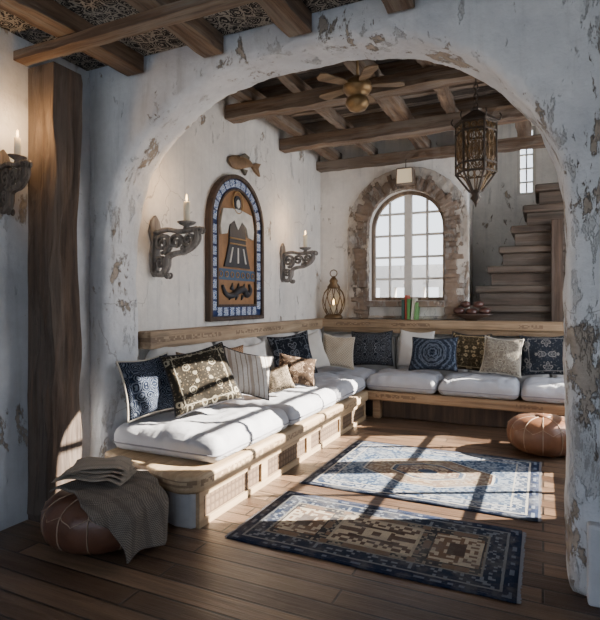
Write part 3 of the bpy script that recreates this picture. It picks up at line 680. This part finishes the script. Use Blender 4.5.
bm=bmesh.new(); tube(bm,[(.045,p[0],p[2]) for p in smoothpts([(-.30,0,.38),(-.24,0,.29),(-.12,0,.27),(0,0,.32),(.12,0,.34),(.20,0,.28),(.28,0,.33),(.25,0,.40)])],lambda t:.014+.026*math.sin(pi*t),10)
for q in (-.15,-.02,.1): prism(bm,[(q,.34),(q+.05,.41),(q+.07,.32)],'X',.035,.05); prism(bm,[(q,.28),(q-.02,.22),(q+.05,.27)],'X',.035,.05)
mk('creature_motif',bm,BLK,pn,True)
fs=lab(empty('wall_ornament',(-3.13,5.1,3.08)),'small carved wooden fish ornament on the plaster wall','ornament')
bm=bmesh.new(); bmesh.ops.create_uvsphere(bm,u_segments=24,v_segments=14,radius=1)
for v in bm.verts:
    y=v.co.y; v.co=Vector((v.co.x*.035+.03,y*.26-.04,v.co.z*.075*(1-.35*y)+.03*math.sin(y*2)))
mk('body',bm,FBR,fs,True)
bm=bmesh.new(); prism(bm,[(.18,.02),(.28,.07),(.40,.09),(.34,.02),(.38,-.07),(.27,-.03)],'X',.01,.045); mk('tail',bm,FBR,fs,bevel=.006)
bm=bmesh.new(); prism(bm,[(-.1,.05),(.02,.12),(.12,.10),(.1,.04)],'X',.015,.05); prism(bm,[(-.05,-.07),(.04,-.13),(.08,-.06)],'X',.015,.05); mk('fin',bm,FBR2,fs,bevel=.004)

# ---------------------------------------------------------------- hanging lantern
hl=lab(empty('hanging_lantern',(-.54,4.84,3.47)),'ornate pierced dark metal lantern hanging from the cross beam','lantern')
K=1.04
def hfin(nm,bm,m,sm=False,bv=0):
    bmesh.ops.scale(bm,vec=(K,K,1),verts=bm.verts)
    for v in bm.verts: 
        if v.co.z<-.26: v.co.z+=.03
    mk(nm,bm,m,hl,sm,bevel=bv)
bm=bmesh.new()
for k in range(6):
    zc=-.020-.042*k; pts=[]
    for q in range(12):
        a=2*pi*q/12; u=.016*math.cos(a); w=.03*math.sin(a); pts.append((u,0,zc+w) if k%2 else (0,u,zc+w))
    tube(bm,pts,.005,6,True)
mk('chain',bm,IRON,hl,True)
bm=bmesh.new(); lathe(bm,[(.02,-.27),(.05,-.29),(.04,-.31),(.09,-.34),(.15,-.38),(.19,-.41),(.19,-.425),(.16,-.425)],6)
for k in range(6):
    a=pi/3*k; tube(bm,[(.19*math.cos(a),.19*math.sin(a),-.415),(.205*math.cos(a),.205*math.sin(a),-.38),(.19*math.cos(a),.19*math.sin(a),-.35)],.007,6)
hfin('cap',bm,IRON,bv=.004)
bm=bmesh.new()
for k in range(6):
    a=pi/3*k; tube(bm,[(.165*math.cos(a),.165*math.sin(a),-.42),(.165*math.cos(a),.165*math.sin(a),-.86),(.05*math.cos(a),.05*math.sin(a),-1.02)],.010,6)
for z,R in ((-.43,.168),(-.50,.168),(-.78,.168),(-.86,.168),(-1.02,.05)):
    tube(bm,[(R*math.cos(pi/3*k),R*math.sin(pi/3*k),z) for k in range(6)],.009,6,True)
hfin('frame',bm,IRON)
bm=bmesh.new()
for k in range(6):
    A=Vector((.163*math.cos(pi/3*k),.163*math.sin(pi/3*k),0)); B=Vector((.163*math.cos(pi/3*(k+1)),.163*math.sin(pi/3*(k+1)),0))
    def FP(u,z): p=A.lerp(B,u); return (p.x,p.y,z)
    for s_ in (-1,1):
        for zc,rr in ((-.57,.30),(-.71,.30)):
            for sg in (-1,1):
                tube(bm,[FP(.5+s_*.02+s_*(rr-.24*q/16)*abs(math.sin(.3+q/16*pi*1.6)),zc+sg*(.065*math.cos(q/16*pi*1.8))*(1-q/30)) for q in range(17)],.0045,5)
    tube(bm,[FP(.5+.42*math.cos(t),-.64+.135*math.sin(t)) for t in [2*pi*q/20 for q in range(20)]],.005,5,True)
    tube(bm,[FP(.5+.13*math.cos(t),-.64+.035*math.sin(t)) for t in [2*pi*q/12 for q in range(12)]],.0045,5,True)
    for c in range(3):
        u=(c+.5)/3; tube(bm,[FP(u+.14*math.cos(t),-.82+.032*math.sin(t)) for t in [2*pi*q/10 for q in range(10)]],.0045,5,True)
        tube(bm,[FP(u+.14*math.cos(t),-.465+.027*math.sin(t)) for t in [2*pi*q/10 for q in range(10)]],.0045,5,True)
    m1=A.lerp(B,.5); tube(bm,[(m1.x,m1.y,-.86),(m1.x*.65,m1.y*.65,-.92),(m1.x*.3,m1.y*.3,-1.02)],.006,5)
hfin('filigree',bm,BRONZE)
bm=bmesh.new(); lathe(bm,[(.15,-.43),(.15,-.86),(.045,-1.01)],6); hfin('glass',bm,AMBER)
bm=bmesh.new(); lathe(bm,[(.05,-1.02),(.03,-1.05),(.045,-1.08),(.015,-1.12),(.002,-1.16)],12); hfin('finial',bm,IRON,True)

# ceiling fan
FANW=m_wood('fan_blade_wood',(.15,.095,.05),(.28,.19,.11),0)
fn=lab(empty('ceiling_fan',(-1.47,4.33,3.64)),'aged bronze ceiling fan with wooden blades between the joists','ceiling fan')
bm=bmesh.new(); lathe(bm,[(.012,.30),(.012,-.26)],10); mk('rod',bm,BRASS,fn,True)
bm=bmesh.new(); lathe(bm,[(.02,-.16),(.07,-.19),(.12,-.23),(.13,-.28),(.10,-.32),(.05,-.34),(.09,-.36),(.105,-.41),(.07,-.46),(.01,-.48)],24); mk('motor_housing',bm,BRASS,fn,True)
box('canopy',-.09,.09,-.05,.05,.27,.31,BRASS,fn,.01)
for k in range(5):
    M=Matrix.Rotation(2*pi/5*k+.35,4,'Z')@Matrix.Translation((0,0,-.25))@Matrix.Rotation(.10,4,'X')
    bm=bmesh.new(); prism(bm,[(.10,-.02),(.17,-.045),(.36,-.07),(.40,-.04),(.41,.03),(.36,.055),(.17,.04),(.10,.02)],'Z',-.006,.006)
    bmesh.ops.transform(bm,matrix=M,verts=bm.verts); mk('blade',bm,FANW,fn,bevel=.002)
bl=lab(empty('pendant_lamp',(-1.74,7.22,3.5)),'small square cream pendant lamp above the arched window','lamp')
bm=bmesh.new(); tube(bm,[(0,.05,.01),(0,0,-.01),(0,0,-.14)],.006,6); mk('cord',bm,IRON,bl)
bm=bmesh.new(); ring(bm,[(-.12,-.36),(.12,-.36),(.11,-.14),(-.11,-.14)],[(-.11,-.35),(.11,-.35),(.10,-.15),(-.10,-.15)],'Y',-.09,.09); mk('frame',bm,W_BEAMX,bl)
box('lamp_shade',-.108,.108,-.085,.085,-.348,-.152,SHADE,bl,.004)

# ---------------------------------------------------------------- ledge objects
tl=lab(empty('table_lantern',(-2.85,7.29,1.25)),'brown wire cage lantern with lit candle standing on the ledge','lantern')
def tfin(nm,bm,m,sm=False):
    bmesh.ops.scale(bm,vec=(1.12,.92,1.03),verts=bm.verts); mk(nm,bm,m,tl,sm)
bm=bmesh.new(); lathe(bm,[(.12,0),(.13,.02),(.11,.05),(.09,.07)],20); tfin('base',bm,BRONZE,True)
bm=bmesh.new(); lathe(bm,[(.095,.07),(.135,.16),(.15,.27),(.125,.38),(.07,.45)],20); tfin('glass',bm,AMBER,True)
bm=bmesh.new()
for k in range(10):
    a=2*pi*k/10; 
    for s in (1,-1): tube(bm,[((r_+.005)*math.cos(a+s*z_*1.9),(r_+.005)*math.sin(a+s*z_*1.9),z_) for r_,z_ in ((.095,.07),(.118,.115),(.135,.16),(.146,.215),(.15,.27),(.143,.325),(.125,.38),(.07,.45))],.0055,5)
tfin('cage',bm,BRONZE)
bm=bmesh.new(); lathe(bm,[(.08,.44),(.09,.46),(.05,.52),(.06,.55),(.03,.60),(.01,.62)],20); tfin('cap',bm,BRONZE,True)
bm=bmesh.new(); tube(bm,[(.05*math.cos(t),0,.66+.05*math.sin(t)) for t in [2*pi*q/16 for q in range(16)]],.007,6,True); tfin('ring_handle',bm,BRONZE,True)
bm=bmesh.new(); lathe(bm,[(.03,.05),(.03,.2),(.005,.2)],14); tfin('candle',bm,WAX,True)
bm=bmesh.new(); lathe(bm,[(.002,.2),(.016,.225),(.012,.255),(.001,.29)],10); tfin('flame',bm,FLAME,True)

bx=-1.80
for i,(w,h,d,c,ln,txt) in enumerate(((.04,.28,.2,(.03,.08,.07),0,'dark green'),(.025,.34,.19,(.36,.06,.03),0,'red'),(.04,.29,.21,(.10,.27,.08),0,'green'),(.035,.30,.2,(.55,.53,.44),5,'cream'),(.03,.24,.19,(.16,.34,.12),5,'light green'))):
    r=lab(empty('book',(bx,7.32,1.255)),f'{txt} clothbound book standing upright on the ledge','book','books on the ledge')
    r.rotation_euler=(0,math.radians(ln),0); mt=m_plain('book_'+str(i),c,.7)
    bm=bmesh.new(); bbox(bm,0,.005,-d/2,d/2,0,h); bbox(bm,w-.005,w,-d/2,d/2,0,h); bbox(bm,0,w,-d/2-.004,-d/2+.003,0,h); mk('cover',bm,mt,r)
    box('pages',.005,w-.005,-d/2+.003,d/2-.006,.006,h-.008,WAX,r,0)
    bx+=w+.008
bw=lab(empty('bowl',(-.87,7.31,1.25)),'wide dark shallow bowl filled with fruit on the ledge','bowl')
bm=bmesh.new(); lathe(bm,[(.08,0),(.09,.012),(.15,.035),(.25,.075),(.28,.09),(.27,.09),(.15,.045),(.0,.03)],32); bmesh.ops.scale(bm,vec=(1,.45,1),verts=bm.verts); mk('body',bm,m_plain('dark_ceramic',(.07,.045,.035),.3),bw,True)
AUB=m_plain('plum_skin',(.08,.035,.028),.3)
for i,(dx,dy,dz,s) in enumerate(((-.165,0,.125,1.2),(0,0,.11,1.25),(.165,.0,.125,1.2),(-.08,0,.215,1.1),(.085,0,.215,1.1))):
    bm=bmesh.new(); lathe(bm,[(.002,-.042),(.03,-.035),(.052,-.012),(.054,.012),(.04,.035),(.015,.044),(.002,.038)],18)
    bmesh.ops.scale(bm,vec=(1.2*s,s,s),verts=bm.verts)
    o=mk('plum',bm,AUB,smooth=True,loc=(-.87+dx,7.31+dy,1.25+dz)); lab(o,'dark reddish plum in the bowl','fruit','fruit in the bowl')
    bm=bmesh.new(); tube(bm,[(0,0,.038*s),(.004,0,.055*s),(.01,0,.066*s)],.003,5); mk('stem',bm,W_DARK,o)

hb=wall('outer_house','Y',14,14.3,-9,1.2,-.5,2.5,[(-5.3,-4.9,1.3,1.9,1.9),(-4.5,-4.1,1.3,1.9,1.9),(-3.7,-3.3,1.3,1.9,1.9),(-2.9,-2.5,1.3,1.9,1.9)],m_stucco('far_plaster',(.60,.59,.57),(.46,.45,.44)))
del hb['kind']; lab(hb,'pale plaster garden house outside the window','house')
struct(box('ground',-30,30,9.3,40,-.6,-.12,m_plain('outdoor_ground',(.35,.30,.22),.9),bevel=0))

# ---------------------------------------------------------------- light, world, camera
s=D.lights.new('sun','SUN'); s.energy=62; s.angle=.006; s.color=(1,.90,.77)
o=D.objects.new('sun',s); COL.objects.link(o); o.rotation_euler=Vector((-1,-.50,-.60)).to_track_quat('-Z','Y').to_euler()
l=D.lights.new('added_fill_light','AREA'); l.shape='RECTANGLE'; l.size=2.5; l.size_y=2.5; l.energy=110; l.color=(.97,.97,1.0)  # added fill lamp outside the right windows, brightens the nook
o=D.objects.new('added_fill_light',l); COL.objects.link(o); o.location=(1.42,5.85,2.1); o.rotation_euler=Vector((-1,0,0)).to_track_quat('-Z','Y').to_euler()
w=D.worlds.new('world'); C.scene.world=w; w.use_nodes=True; nt=w.node_tree; bg=nt.nodes['Background']
tc=nt.nodes.new('ShaderNodeTexCoord'); x,y,z=sep(nt,tc.outputs['Generated'])
nt.links.new(mix(nt,z.ss(-.1,.7),(.93,.965,1.0),(.58,.73,.99)),bg.inputs[0]); bg.inputs[1].default_value=3.1
cam=D.cameras.new('camera'); co_=D.objects.new('camera',cam); COL.objects.link(co_); C.scene.camera=co_
cam.sensor_fit='HORIZONTAL'; cam.sensor_width=36; cam.lens=36*520/600; cam.shift_y=-8/600; cam.clip_start=.05
co_.location=(0,0,1.5); co_.rotation_euler=(pi/2,0,math.atan(243/520))
